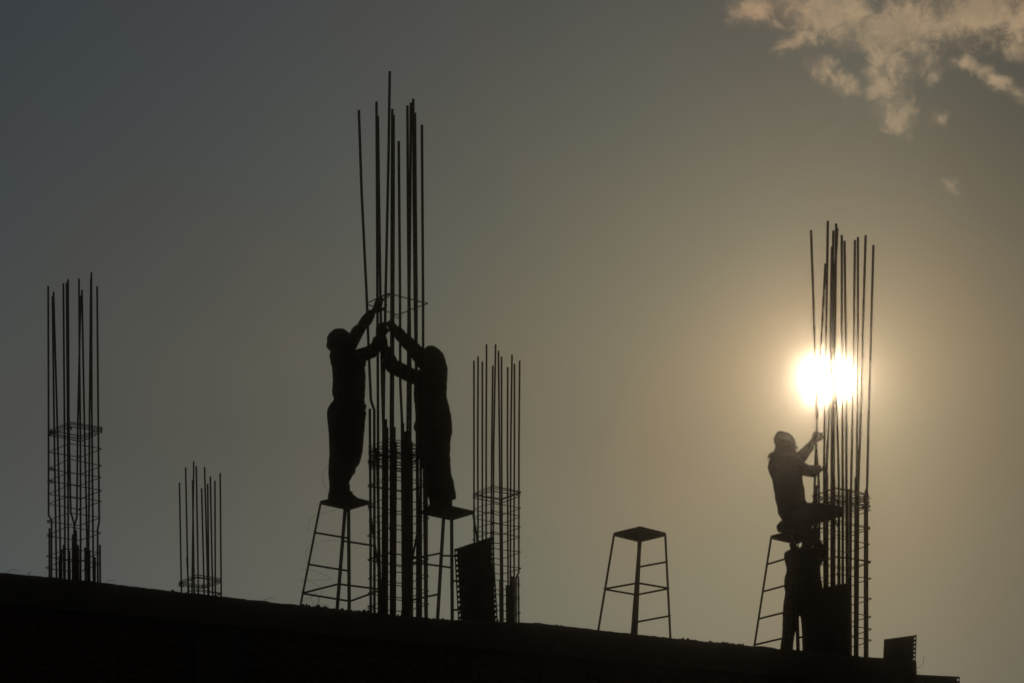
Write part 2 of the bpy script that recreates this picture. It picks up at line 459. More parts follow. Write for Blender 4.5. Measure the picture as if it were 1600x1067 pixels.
# A: far left
A = Cage(108, set_back(108, 6.0), 75.6, 155.6, 'leftmost rebar column, twelve tall bars over a boxy stirrup cage', .0100)
for side, *p in [('f', (75.3, 447), (75.9, 660), (75.9, 805), (80.5, 812), (80.5, 905)), ('n', (82, 463), (84.8, 680), (86.5, 780), (88.3, 905)), ('f', (83.6, 456), (89.5, 660), (93, 790), (95, 905)),
                ('n', (99, 443), (100.7, 660), (101.5, 905)), ('f', (104, 442), (105.8, 660), (107, 905)), ('n', (106.3, 436.5), (107.6, 660), (110.5, 800), (116.8, 821), (117.2, 905)),
                ('f', (123.4, 435.5), (125.6, 680), (126, 905)), ('n', (126, 462), (121.6, 660), (120, 808), (116, 822), (114, 905)), ('n', (128, 453), (132, 670), (135, 800), (136.8, 905)),
                ('f', (142, 435), (140, 640), (138, 905)), ('n', (142.8, 425.5), (143.4, 640), (146, 905)), ('n', (151.7, 447.5), (153.5, 660), (155, 815), (152.6, 826), (152.8, 905))]: A.bar(side, *p)
for side, x, y in [('f', 77.2, 825), ('n', 93, 868), ('f', 96.2, 858), ('n', 99.4, 851), ('n', 108.6, 860), ('f', 113.6, 835), ('f', 119, 828), ('n', 122, 851), ('n', 125.5, 858), ('n', 133, 855), ('f', 137, 857), ('n', 140, 859), ('f', 148.4, 870), ('n', 156.2, 851)]:
    A.bar(side, (x, y), (x + random.uniform(-.3, .6), 905), name='starter_bar')
for y in (673, 676.5, 680): A.ring('l', y, .004, r=.006)
for y in (705.7, 731.5, 751, 771, 787.5, 813, 836, 869, 886): A.ring('l', y, .006)
# B: small far column
B = Cage(310, set_back(310, 13.0), 282.8, 346.2, 'small distant rebar column with a single stirrup band low at the parapet', .0098)
for side, *p in [('f', (280.4, 754), (283.5, 925)), ('n', (290, 730), (294, 925)), ('f', (300.8, 750), (303.4, 925)), ('n', (302.8, 720.6), (300, 925)), ('n', (306.7, 728), (310, 925)), ('f', (292, 870), (294.8, 925)),
                ('n', (315, 762.5), (319, 925)), ('f', (319.6, 729.6), (325, 925)), ('n', (324.4, 755.6), (326.4, 925)), ('f', (328.6, 744.5), (332.2, 925)), ('n', (335.8, 751), (336.5, 925)), ('n', (344, 739), (345.6, 925))]: B.bar(side, *p)
for y in (908, 911, 913): B.ring('l', y, .004, r=.0055)
for y in (926, 928, 946, 966, 986): B.ring('r', y, .006)
# C: the column the two men work on
C = Cage(610, edge_Y(610) + .62, 577.2, 667.6, 'tallest rebar column, between the two men on stools, stirrups bunched at waist height', .0128)
for side, *p in [('n', (560.7, 172.6), (565, 300), (572.8, 460), (576, 545), (579.5, 625), (584.8, 641), (585, 900)), ('n', (588.3, 159.5), (589.7, 460), (590.6, 640), (592, 925)), ('f', (590.4, 182), (594.4, 460), (597, 600), (600, 700), (601, 925)),
                ('n', (609, 112), (607, 250), (602.5, 460), (600, 600), (599, 700), (598, 925)), ('f', (613, 171), (611.8, 460), (610.8, 650), (611, 925)), ('n', (615, 180), (614.5, 460), (613.8, 650), (615.2, 925)),
                ('n', (623, 221), (625, 460), (625.5, 600), (628, 655), (629.5, 925)), ('f', (636.6, 165.5), (638.6, 460), (637.4, 600), (636.5, 700), (637, 925)), ('n', (642, 161), (639.6, 460), (641.5, 600), (641, 700), (641.5, 925)),
                ('n', (645.7, 155), (648, 460), (650.5, 600), (653.5, 800), (655, 925)), ('f', (648.4, 177), (650.8, 460), (650.8, 600), (652, 800), (652, 925)), ('n', (659.2, 195.5), (661, 460), (661.2, 640), (664.5, 925))]: C.bar(side, *p)
for side, x, y, x2 in [('n', 577.8, 638.5, 579.2), ('f', 603, 655, 602.5), ('n', 605, 668, 604.5), ('f', 616.4, 667, 613), ('n', 618.5, 690, 617), ('f', 629.7, 661, 631), ('n', 633.8, 674, 635), ('n', 637.5, 674, 638), ('f', 643, 690, 643.5), ('n', 657.5, 700, 657.5), ('f', 666.5, 705, 666.5), ('n', 589, 700, 594)]:
    C.bar(side, (x, y), (x2, 925), name='starter_bar')
for i in range(13): C.ring('l', 700 + i * 2.35, .010, tilt=random.uniform(-.006, .006), r=.0046)
for y in (757, 760, 790, 812, 838, 874, 876, 903, 925, 946): C.ring('l', y, .007, tilt=random.uniform(-.004, .004))
# D: behind the leaning form panel
D = Cage(770, set_back(770, 6.6), 740.3, 812.2, 'middle rebar column behind the form panel, right of the two men', .0096)
for side, *p in [('n', (740.5, 563.6), (740.6, 800), (742, 940)), ('f', (747, 557), (746.5, 700), (747, 940)), ('n', (753.6, 565), (754.2, 940)), ('f', (760.2, 538), (759.6, 700), (759, 940)),
                ('n', (770, 571.5), (768.4, 700), (767, 940)), ('f', (774.4, 538), (771.3, 700), (771, 940)), ('n', (778.8, 548), (780.5, 700), (783, 940)), ('f', (783.6, 557), (783.8, 700), (785.5, 940)),
                ('n', (793.3, 573.5), (792.8, 700), (794, 940)), ('f', (800, 554.3), (798, 700), (797.5, 940)), ('n', (803.8, 568.6), (803.4, 940)), ('n', (812, 563.3), (810.8, 700), (810.6, 894), (806.4, 902), (806.4, 940))]: D.bar(side, *p)
for side, x, y in [('n', 791.5, 914), ('f', 794.8, 914), ('n', 797.8, 896), ('f', 800.4, 900), ('n', 810, 900), ('n', 781.2, 905), ('f', 760, 905)]:
    D.bar(side, (x, y), (x + .3, 945), name='starter_bar')
for y in (767.5, 770.5, 774): D.ring('r', y, .004, r=.0055)
for y in (793, 806, 824, 839, 863, 887, 912, 935, 958): D.ring('r', y, .007)
# E: in front of the sun
F_E = Cage(1306, edge_Y(1306) + .70, 1272.6, 1357.2, 'right rebar column standing in front of the sun beside the kneeling man', .0122)
for side, *p in [('n', (1267.2, 360), (1272, 500), (1276.3, 660), (1275.2, 700), (1278.6, 740), (1279.5, 765), (1280, 800), (1280, 980)), ('f', (1289.8, 412), (1283, 540), (1275.5, 680), (1272.2, 780), (1272.5, 980)), ('n', (1293.5, 345.5), (1288.4, 660), (1287.6, 740), (1288.5, 980)),
                ('f', (1300, 386), (1294.6, 660), (1291.2, 740), (1292.5, 980)), ('n', (1302.2, 360.6), (1299.5, 660), (1299.2, 980)), ('f', (1306.5, 349.8), (1303, 660), (1302.8, 980)), ('n', (1308.4, 357), (1302, 480), (1307, 620), (1310.4, 740), (1312, 980)),
                ('f', (1315.2, 367.7), (1316.4, 660), (1316.6, 980)), ('n', (1319.5, 376.7), (1322.3, 660), (1323.6, 980)), ('n', (1335.9, 375.5), (1331.8, 660), (1330, 750), (1328, 980)),
                ('f', (1340.5, 371), (1339.4, 660), (1337.5, 980)), ('n', (1352.6, 368), (1344.6, 660), (1341, 760), (1339.8, 980)), ('n', (1364.7, 383.5), (1357, 660), (1354.8, 762), (1351.6, 772), (1351.4, 980))]: F_E.bar(side, *p)
for side, x, y, x2 in [('n', 1275.4, 758, 1276), ('f', 1289.5, 735, 1290), ('n', 1292.4, 739, 1293), ('n', 1303.7, 748, 1303.5), ('f', 1310.6, 763, 1310), ('n', 1317, 743, 1317), ('n', 1324, 764, 1325), ('f', 1328.2, 764, 1329), ('f', 1336.8, 746, 1336), ('n', 1354.7, 764, 1355)]:
    P_ = F_E.bar(side, (x, y), (x2, 960), name='starter_bar')
for i in range(11): F_E.ring('r', 770 + i * 2.6, .010, tilt=random.uniform(-.006, .006), r=.0046)
for y in (822, 826, 850, 877, 879, 905, 936, 962, 983, 1000): F_E.ring('r', y, .007, tilt=random.uniform(-.003, .003))

# the stirrup being lifted into place above the two men's heads
C2 = C
o = None
bm = bmesh.new()
Yl, Yn_, Yr, Yf = C.Y(C.xl, 'n'), C.Yn, C.Y(C.xr, 'n'), C.Y(C.xf, 'f')
held_root = None
cs = [at(571.5, 474.5, Yl), at(609, 458.5, Yn_ - .02), at(669, 474, Yr), at(622, 492, Yf)]
pts = []
for k in range(4):
    c, pr, nx = cs[k], cs[k - 1], cs[(k + 1) % 4]
    a_ = (pr - c).normalized() * .02; b_ = (nx - c).normalized() * .02
    pts += [c + a_, c + a_ * .25 + b_ * .25, c + b_, (c + nx) / 2 + Vector((0, 0, random.uniform(-.006, .006)))]
tube(bm, pts, .0058, 6, closed=True)
for (x, y, dx, dy) in ((609, 459, -7, 9), (609, 459, -9, 4), (669, 474, -16, -3)):
    tube(bm, [at(x, y, Yn_ + .03), at(x + dx * .5, y + dy * .6, Yn_ + .05), at(x + dx, y + dy, Yn_ + .07)], .0044, 6)
# wire twists where it is being tied
for (x, y, Yq) in ((605, 461, Yn_), (620, 494, Yf), (600, 463, Yn_ + .02)):
    tube(bm, [at(x + 4 * math.cos(t) * (1 - .08 * t), y + 3.2 * math.sin(t), Yq + .01 * t) for t in [i * .7 for i in range(12)]], .0035, 5)
o = mesh_obj('stirrup', bm, WIRE); tag(o, 'thin square stirrup ring lifted round the tall bars above both men', 'stirrup')

# ------------------------------------------------------------------ steel stools
def stool(Yc_, top, feet, rungs, label, w=.026, plate=.012):
    """top: pixel corners L,N,R,F; feet: a visible pixel low on each leg; rungs: (leg, leg, pyA, pyB)"""
    half = (top['R'][0] - top['L'][0]) / 2 * M(Yc_)
    Yt = {'L': Yc_, 'R': Yc_, 'N': Yc_ - half, 'F': Yc_ + half}
    Yb = {'L': Yc_, 'R': Yc_, 'N': Yc_ - half * 1.75, 'F': Yc_ + half * 1.75}
    # one level plate
    T = {k: at(top[k][0], top[k][1], Yt[k]) for k in top}
    zt = (T['L'].z + T['R'].z) / 2
    cx = (T['L'].x + T['R'].x) / 2
    for k in T: T[k].z = zt
    T['N'].x = at(top['N'][0], top['N'][1], Yt['N']).x
    root = thing('work_stool', Vector((cx, Yc_, FLOOR)), label, 'stool', 'welded steel stools on the roof')
    legs = {}
    for k in feet:
        a = T[k] + Vector((0, 0, -.004)); b = at(feet[k][0], feet[k][1], Yb[k]); d = b - a
        b = a + d * ((FLOOR - a.z) / d.z)
        legs[k] = (a, b)
        bm = bmesh.new()
        side = Vector((a.x - cx, a.y - Yc_, 0)).normalized()
        lbar(bm, a + side * .004, b + side * .004, w, .004, side)
        mesh_obj('leg', bm, STEEL, root, smooth=False)
    bm = bmesh.new()
    c = sum((T[k] for k in 'LNRF'), Vector()) / 4
    q = [c + (T[k] - c) * 1.0 for k in 'LNRF']
    v = [bm.verts.new(p) for p in q] + [bm.verts.new(p + Vector((0, 0, plate))) for p in q]
    bm.faces.new(v[:4]); bm.faces.new(v[4:][::-1])
    for i in range(4): bm.faces.new((v[i], v[i + 4], v[(i + 1) % 4 + 4], v[(i + 1) % 4]))
    bmesh.ops.recalc_face_normals(bm, faces=bm.faces[:])
    mesh_obj('seat', bm, STEEL, root, smooth=False)
    for i, (a_, b_) in enumerate(('LN', 'NR', 'RF', 'FL')):        # angle-iron rim under the plate
        bm = bmesh.new(); A_, B_ = T[a_], T[b_]
        dd = (B_ - A_).normalized(); inn = (c - (A_ + B_) / 2).normalized()
        box(bm, A_ + dd * .01 + inn * .004 + Vector((0, 0, -.026)), (B_ - A_) - dd * .02, inn * .005, Vector((0, 0, .024)))
        mesh_obj('seat_rim', bm, STEEL, root, smooth=False)
    def onleg(k, py):                         # the point of leg k seen at height py
        a, b = legs[k]; lo, hi = 0.0, 1.0
        for _ in range(40):
            m_ = (lo + hi) / 2; p = a.lerp(b, m_); vv = p - CAM
            y = 533.5 - K * (vv.z * cp - vv.y * sp) / (vv.y * cp + vv.z * sp)
            if y < py: lo = m_
            else: hi = m_
        return a.lerp(b, lo)
    for (ka, kb, ya, yb) in rungs:
        P, Q = onleg(ka, ya), onleg(kb, yb)
        zz = (P.z + Q.z) / 2
        bm = bmesh.new(); lbar(bm, P, Q, .020, .004, Vector((0, -1, .5)))
        mesh_obj('rung', bm, STEEL, root, smooth=False)
    return root, zt + plate, T
ST1, Z1, T1 = stool(59.93, dict(L=(500, 784), N=(541, 776), R=(577, 784), F=(545, 794)),
    dict(L=(469, 942), N=(527, 950), F=(546, 951), R=(602, 952)),
    [('L', 'F', 830, 839), ('L', 'F', 879.5, 890), ('L', 'F', 925, 937), ('N', 'R', 843, 851), ('L', 'N', 924.5, 910), ('F', 'R', 937.5, 919), ('N', 'R', 910.5, 919)],
    'steel stool under the man in the cap, left of the tall bars')
ST2, Z2, T2 = stool(61.0, dict(L=(657, 799), N=(694, 790), R=(740, 799.5), F=(706, 811)),
    dict(L=(627, 958), N=(683.5, 965), F=(707, 968), R=(762, 940)),
    [('N', 'R', 866, 868), ('L', 'N', 871, 862), ('F', 'R', 906, 902), ('F', 'R', 951, 947), ('L', 'N', 938, 926), ('L', 'F', 876, 885)],
    'steel stool under the hooded man, right of the tall bars')
ST3, Z3, T3 = stool(61.25, dict(L=(958.5, 833.5), N=(1000, 824), R=(1040.5, 833.5), F=(1000, 843.5)),
    dict(L=(934, 982), N=(993.5, 985), F=(988.5, 988), R=(1048.5, 993)),
    [('F', 'R', 884, 875.6), ('F', 'R', 970.5, 960), ('L', 'N', 918, 908.7), ('L', 'F', 918.5, 927), ('N', 'R', 908.7, 917), ('F', 'R', 927.5, 917.5)],
    'empty four-legged steel stool standing alone against the sky', w=.028)
ST4, Z4, T4 = stool(62.1, dict(L=(1204, 838), N=(1238, 828), R=(1276, 838), F=(1242, 847)),
    dict(L=(1178, 1006), N=(1236, 1006), F=(1247, 1012), R=(1292, 1000)),
    [('L', 'N', 880, 868), ('L', 'N', 922.5, 910), ('L', 'N', 965, 952), ('L', 'N', 1005.5, 992), ('F', 'R', 994, 990)],
    'steel stool under the kneeling man, leaning rungs on its left', w=.028)

# ------------------------------------------------------------------ perforated steel form panels
def panel(px0, yt0, px1, yt1, yb1, Yr_, phi, label, hole=.026, left_holes=True, right_holes=True, z_bot=None, lean=0, pitch_=.055, st=.034, cat='form panel', holes_from=0, holes_n=99):
    """a shutter panel: pressed sheet, edge strips punched with a row of holes, stiffening ribs behind"""
    P1 = at(px1, yt1, Yr_); 
    dirv = Vector((-math.cos(phi), math.sin(phi), 0))             # from the right edge to the left edge, going away
    wpx = px1 - px0
    # width such that the left edge is seen at px0
    w = wpx * M(Yr_) / math.cos(phi)
    for _ in range(4):
        q = P1 + dirv * w; vv = q - CAM; x = 800 + K * vv.x / (vv.y * cp + vv.z * sp); w *= wpx / max(1, (px1 - x))
    h = P1.z - (z_bot if z_bot is not None else FLOOR)
    dn = Vector((lean, 0, -1)) * h; up_ = -dn.normalized(); nrm_ = dirv.cross(up_).normalized()
    if nrm_.y > 0: nrm_ = -nrm_
    root = thing('form_panel', P1 + dirv * w / 2 + dn, label, cat, 'perforated steel form panels')
    x0, x1 = (st if right_holes else 0), w - (st if left_holes else 0)
    bm = bmesh.new()
    box(bm, P1 + dirv * x0, dirv * (x1 - x0), nrm_ * .004, dn); mesh_obj('face_sheet', bm, FORM, root, smooth=False)
    for k, side in enumerate(('r', 'l')):
        if not (right_holes if side == 'r' else left_holes): continue
        s0 = 0 if side == 'r' else w - st
        inner = s0 + st - .006 if side == 'r' else s0
        rim = s0 if side == 'r' else s0 + st - .006
        bm = bmesh.new()
        box(bm, P1 + dirv * rim, dirv * .006, nrm_ * .012, dn)
        box(bm, P1 + dirv * inner, dirv * .006, nrm_ * .006, dn)
        n_ = int(h / pitch_)
        a0 = s0 + (.006 if side == 'r' else .006)
        for i in range(n_ + 1):
            z0 = i * pitch_; hh = pitch_ - hole
            if i < holes_from or i >= holes_from + holes_n: hh = pitch_
            if z0 + hh > h: hh = h - z0
            if hh <= .002: continue
            box(bm, P1 + dirv * a0 + dn.normalized() * z0, dirv * (st - .012), nrm_ * .005, dn.normalized() * hh)
        mesh_obj('punched_edge', bm, FORM, root, smooth=False)
    for f in (.0, .33, .66, .97):
        bm = bmesh.new()
        box(bm, P1 + dirv * (x0 + .004) + nrm_ * -.032 + dn * f, dirv * (x1 - x0 - .008), nrm_ * .030, dn.normalized() * .006)
        mesh_obj('stiffener', bm, FORM, root, smooth=False)
    return root
panel(711, 857.5, 770.5, 837.5, 965, edge_Y(775) + .20, R(54), 'tall dark form panel with punched edges standing left of the middle bars', lean=.055, st=.046)
panel(1254, 926, 1325.5, 910, 1022, edge_Y(1326) + .16, R(42), 'tall form panel hiding the foot of the right column, beside the standing man', left_holes=False, hole=.016, holes_from=4, holes_n=7, pitch_=.048)
panel(1381.5, 998, 1432.5, 991.5, 1052, edge_Y(1432) - .10, R(32), 'short form panel fixed on the slab edge near the right end', left_holes=False, z_bot=ZR - .75, lean=-.06, hole=.019, pitch_=.044)
panel(1402, 1050.5, 1499, 1056.5, 1067, edge_Y(1499) - .03, -R(12), 'low form panel lying along the end of the slab at the bottom right corner', left_holes=False, z_bot=ZR - .95, hole=.019, pitch_=.044)

# ------------------------------------------------------------------ people
def stack(bm, rows, Yb, step=2.2, rz=None, n=2.6):
    """rows (py, x_left, x_right, half depth, depth offset): a closed body of level cross-sections"""
    rows = sorted(rows); out = []
    for (a, b) in zip(rows, rows[1:]):
        k = max(1, int((b[0] - a[0]) / step))
        for i in range(k):
            t = i / k; t2 = t * t * (3 - 2 * t) * .35 + t * .65
            out.append([a[j] + (b[j] - a[j]) * (t2 if j else t) for j in range(5)])
    out.append(list(rows[-1])); rings = []
    NS = 28
    def ring(y, xl, xr, dh, do, f=1.0):
        cx, hw = (xl + xr) / 2, (xr - xl) / 2 * f; vs = []
        Yq = Yb + do; c = at(cx, y, Yq); m = M(Yq)
        for k in range(NS):
            t = 2 * math.pi * k / NS; ct, st_ = math.cos(t), math.sin(t)
            e = 2 / n
            vs.append(bm.verts.new(c + Vector((hw * m * math.copysign(abs(ct) ** e, ct), dh * f * math.copysign(abs(st_) ** e, st_), 0))))
        return vs
    y, xl, xr, dh, do = out[0]
    rings.append(ring(y - 3.2, xl, xr, dh, do, .45)); rings.append(ring(y - 1.6, xl, xr, dh, do, .8))
    for q in out: rings.append(ring(*q))
    y, xl, xr, dh, do = out[-1]
    rings.append(ring(y + .8, xl, xr, dh, do, .9)); rings.append(ring(y + 1.2, xl, xr, dh, do, .6))
    for a, b in zip(rings, rings[1:]):
        for k in range(NS): bm.faces.new((a[k], a[(k + 1) % NS], b[(k + 1) % NS], b[k]))
    bm.faces.new(rings[0][::-1]); bm.faces.new(rings[-1])
def chain(bm, pts):
    """pts: (point, radius) blended with closely spaced balls"""
    for (p, r), (q, s) in zip(pts, pts[1:]):
        n_ = max(1, int((q - p).length / (min(r, s) * .5)))
        for i in range(n_ + 1):
            t = i / n_; ell(bm, p.lerp(q, t), *([r + (s - r) * t] * 3), sub=2 if r > .02 else 1)
def limb(bm, pts, Yb, k=1.0):
    """pts: (px, py, depth offset, radius in px)"""
    chain(bm, [(at(x, y, Yb + d), r * M(Yb) * k) for x, y, d, r in pts])
TMP = bpy.data.scenes.new('workbench')
def remesh(name, bm, m, parent, voxel=.007, wrinkle=0.0, smooth=2, seed=0):
    me = bpy.data.meshes.new(name + '_src'); bm.to_mesh(me); bm.free()
    t = bpy.data.objects.new('tmp', me); TMP.collection.objects.link(t)
    md = t.modifiers.new('r', 'REMESH'); md.mode = 'VOXEL'; md.voxel_size = voxel; md.use_smooth_shade = True
    sm = t.modifiers.new('s', 'SMOOTH'); sm.factor = .5; sm.iterations = smooth
    with bpy.context.temp_override(scene=TMP, view_layer=TMP.view_layers[0]):
        dg = bpy.context.evaluated_depsgraph_get(); ev = t.evaluated_get(dg)
    out = bpy.data.meshes.new_from_object(ev, depsgraph=dg)
    bpy.data.objects.remove(t); bpy.data.meshes.remove(me)
    out.name = name; out.materials.clear(); out.materials.append(m)
    if wrinkle:
        nrm_l = [v.normal.copy() for v in out.vertices]
        for v, nv_ in zip(out.vertices, nrm_l):
            p = v.co
            a = noise.noise(Vector((p.x * 7 + seed, p.y * 7, p.z * 16))) * .8 + (.35 - abs(noise.noise(Vector((p.x * 16 + p.z * 9, p.y * 16 + seed, p.z * 22 - p.x * 8))))) * 1.3
            v.co = p + nv_ * (a * wrinkle)
    for p in out.polygons: p.use_smooth = True
    o = bpy.data.objects.new(name, out); COL.objects.link(o)
    o.parent = parent; o.matrix_parent_inverse = parent.matrix_world.inverted()
    return o
def frame(f, u):
    f = Vector(f).normalized(); u = Vector(u); u = (u - f * u.dot(f)).normalized(); s = u.cross(f)
    return Matrix((f, s, u)).transposed()
def head(bm, c, f, u, k=1.0):
    Rm = frame(f, u)
    P = lambda a, b, d: c + Rm @ Vector((a, b, d)) * k
    def e(a, b, d, x, y, z, sub=2): ell(bm, P(a, b, d), x * k, y * k, z * k, Rm, sub)
    e(-.005, 0, .022, .096, .076, .094); e(.030, 0, -.035, .062, .060, .072); e(.062, 0, -.088, .024, .028, .020)
    chain(bm, [(P(.088, 0, .012), .010 * k), (P(.108, 0, -.022), .012 * k)]); e(.100, 0, -.026, .014, .017, .010)
    e(.080, 0, .022, .016, .048, .011); e(.086, 0, -.058, .013, .026, .008); e(.084, 0, -.070, .012, .023, .008)
    for s in (-1, 1):
        e(.0, s * .078, -.008, .020, .008, .032); e(.055, s * .040, -.020, .025, .02, .018); e(.02, s * .048, -.065, .04, .02, .03)
    return P, Rm
def hand(bm, wrist, d, n, spread, curl=(.5, .9, .8), k=1.0, thumb=1):
    """wrist point, finger direction d, palm side n; four unequal curled fingers and a thumb off the palm's side"""
    d = d.normalized(); n = (n - d * n.dot(d)).normalized(); s = d.cross(n) * thumb
    Rm = Matrix((d, s, n)).transposed()
    ell(bm, wrist + d * .045 * k, .052 * k, .041 * k, .023 * k, Rm); ell(bm, wrist + d * .07 * k, .030 * k, .043 * k, .019 * k, Rm)
    for i, (off, ln) in enumerate(((.030, .072), (.010, .080), (-.011, .075), (-.031, .060))):
        p = wrist + (d * .088 + s * off) * k; ang_ = 0.15; pts = [(wrist + (d * .05 + s * off * .8) * k, .010 * k), (p, .0098 * k)]
        for j, (fr, cu) in enumerate(zip((.45, .30, .25), curl)):
            ang_ += cu; dr = d * math.cos(ang_) + n * math.sin(ang_) + s * off * spread
            p = p + dr.normalized() * ln * fr * k; pts.append((p, (.0092 - j * .0008) * k))
        chain(bm, pts)
    b = wrist + (d * .020 + s * .030) * k
    t1 = b + (d * .030 + s * .026 + n * .012) * k; t2 = t1 + (d * .026 + s * .004 + n * .020) * k; t3 = t2 + (d * .016 - s * .006 + n * .016) * k
    chain(bm, [(b, .014 * k), (t1, .012 * k), (t2, .0105 * k), (t3, .009 * k)])
def eyes(parent, P, k=1.0):
    for s in (-1, 1):
        bm = bmesh.new(); ell(bm, P(.078, s * .032, .002), .012 * k, .012 * k, .012 * k); mesh_obj('eye', bm, EYE, parent)
def cap(parent, c, Rm, m, k=1.0, visor=0.0, low=-.005, name='cap', grow=1.0):
    bm = bmesh.new(); bmesh.ops.create_uvsphere(bm, u_segments=32, v_segments=20, radius=1)
    for v in list(bm.verts):
        if v.co.z < -.12: v.co.z = -.12 + (v.co.z + .12) * .05
    for v in bm.verts:
        w_ = 1 + .035 * noise.noise(v.co * 3.1)
        q = Vector((v.co.x * .110, v.co.y * .090, v.co.z * .104)) * w_ * grow
        v.co = c + Rm @ ((q + Vector((-.006, 0, .026 + low))) * k)
    o = mesh_obj(name, bm, m, parent)
    if visor:
        bm = bmesh.new(); ell(bm, c + Rm @ (Vector((.105 + visor * .35, 0, .022)) * k), visor * .75, .062, .006, Rm); mesh_obj('visor', bm, m, o)
    return o
def up_v(x, y, dep=0): return Vector((x, dep, y))                # screen-like direction, y up

def person(pos, label): return thing('person', pos, label, 'person')

# P1 ---- man in a cap on the left stool
Y = 59.98
p1 = person(Vector((at(530, 780, Y).x, Y, Z1)), 'man in a flat cap on the left stool, both arms raised to the tall bars')
hc = at(532, 532.5, Y); f1, u1 = up_v(.78, .60, .10), up_v(-.60, .78)
bm = bmesh.new()
P, Rm = head(bm, hc, f1, u1, 1.12)
limb(bm, [(531, 541, 0, 9), (530, 556, 0, 9)], Y)
stack(bm, [(556, 521, 556, .13, 0), (600, 525, 565, .12, 0), (640, 521, 562, .13, 0)], Y)
for d in (-.09, .09): stack(bm, [(640, 518, 560, .07, d), (700, 519, 558, .065, d), (745, 518, 542, .05, d), (776, 517, 540, .045, d)], Y)
limb(bm, [(545, 553, -.15, 7), (566, 513, -.16, 6), (583, 487, -.04, 4.4), (586, 483, -.02, 4.6)], Y)
limb(bm, [(547, 562, .15, 7), (586, 545, .16, 6.5), (591, 533, .12, 5.8), (593, 526, .10, 5.4)], Y)
hand(bm, at(588.5, 489, Y - .02), up_v(.16, .98, .05), up_v(.35, -.05, .9), .3, (.2, .45, .5), k=1.22, thumb=-1)
hand(bm, at(593.5, 528, Y + .09), up_v(.05, 1, 0), up_v(.4, -.05, .9), .3, (.25, .6, .7), k=1.3, thumb=-1)
remesh('body', bm, SKIN, p1, .0058, smooth=1); eyes(p1, P)
bm = bmesh.new()
stack(bm, [(550, 517, 553, .12, 0), (556, 515.3, 560, .19, 0), (566, 517.5, 567, .20, 0), (575, 519.5, 570, .19, 0), (592, 520.6, 570.8, .175, 0), (612, 520, 570, .16, 0), (622, 521, 569, .155, 0), (631, 521.5, 569.5, .15, 0)], Y)
limb(bm, [(541, 553, -.14, 12), (547, 537, -.17, 10.5), (556, 521.5, -.17, 9.4), (569, 505, -.12, 8.4), (579, 492, -.06, 7.8)], Y)
limb(bm, [(546, 562, .14, 12.5), (564, 555, .18, 11.5), (580, 549, .17, 11), (587, 542, .15, 10), (590, 533, .12, 8.2)], Y)
limb(bm, [(569.5, 566, -.08, 3.2), (570.5, 571, -.08, 2.6)], Y)     # loose shirt pocket
ell(bm, at(528, 549, Y), .085, .07, .03)
remesh('shirt', bm, C_RED, p1, .007, .011, seed=1)
bm = bmesh.new()
stack(bm, [(628, 520, 568.5, .15, 0), (633, 516, 570.5, .155, 0), (641, 511.5, 570.5, .165, 0), (650, 511, 571, .17, 0), (668, 513, 569.5, .17, 0), (676, 514, 569, .16, 0)], Y)
for d, o1, o2 in ((-.09, 0, 0), (.09, 2, -3)):
    stack(bm, [(664, 513 + o1, 569.5 + o2, .09, d), (703, 514.7 + o1, 567 + o2, .085, d), (716, 514.5 + o1, 564 + o2, .085, d), (724, 514 + o1, 561 + o2, .08, d), (731, 513.3 + o1, 556 + o2, .078, d), (738, 513.2 + o1, 554.6 + o2, .078, d), (744, 513.8 + o1, 549.5 + o2, .07, d),
               (753, 514.3 + o1, 545.6 + o2, .065, d), (760, 515 + o1, 546.6 + o2, .065, d), (772, 514.5 + o1, 547 + o2, .07, d)], Y)
remesh('trousers', bm, C_NAVY, p1, .007, .006, seed=2)
bm = bmesh.new(); limb(bm, [(569.5, 634, -.08, 3.4), (569, 638, -.08, 3.4)], Y); limb(bm, [(570.5, 644, -.04, 2.6), (570.3, 648, -.04, 2.4)], Y)
stack(bm, [(629, 519.5, 569.5, .153, 0), (633.5, 516, 570.8, .158, 0)], Y)
remesh('belt', bm, LEATHER, p1, .006)
for d, a, b in ((-.09, 512.3, 558.5), (.09, 516, 552)):
    bm = bmesh.new(); c = Y + d
    stack(bm, [(769, a + 1, a + 36, .042, d), (774, a, b - 4, .048, d), (778, a, b, .05, d), (781, a, b, .05, d)], Y)
    o = remesh('boot', bm, LEATHER, p1, .006)
    dz = Z1 + .001 - min((o.matrix_world @ v.co).z for v in o.data.vertices)
    for v in o.data.vertices:
        w_ = max(0, min(1, (v.co.z < Z1 + .06)))
        if v.co.z < Z1 + .05 or dz > 0: pass
    lowz = min(v.co.z for v in o.data.vertices)
    for v in o.data.vertices:
        t = max(0.0, 1 - (v.co.z - lowz) / .05); v.co.z += (Z1 + .001 - lowz) * t
cp1 = cap(p1, hc, Rm, C_GREY, 1.14, 0, low=-.010)
bm = bmesh.new(); limb(bm, [(514, 535, 0, 3.6), (513, 541, 0, 3.4), (516, 545.5, 0, 2.4)], Y); limb(bm, [(517, 541, 0, 5), (520, 545, 0, 4)], Y)
remesh('neck_flap', bm, C_GREY, cp1, .006, .003)

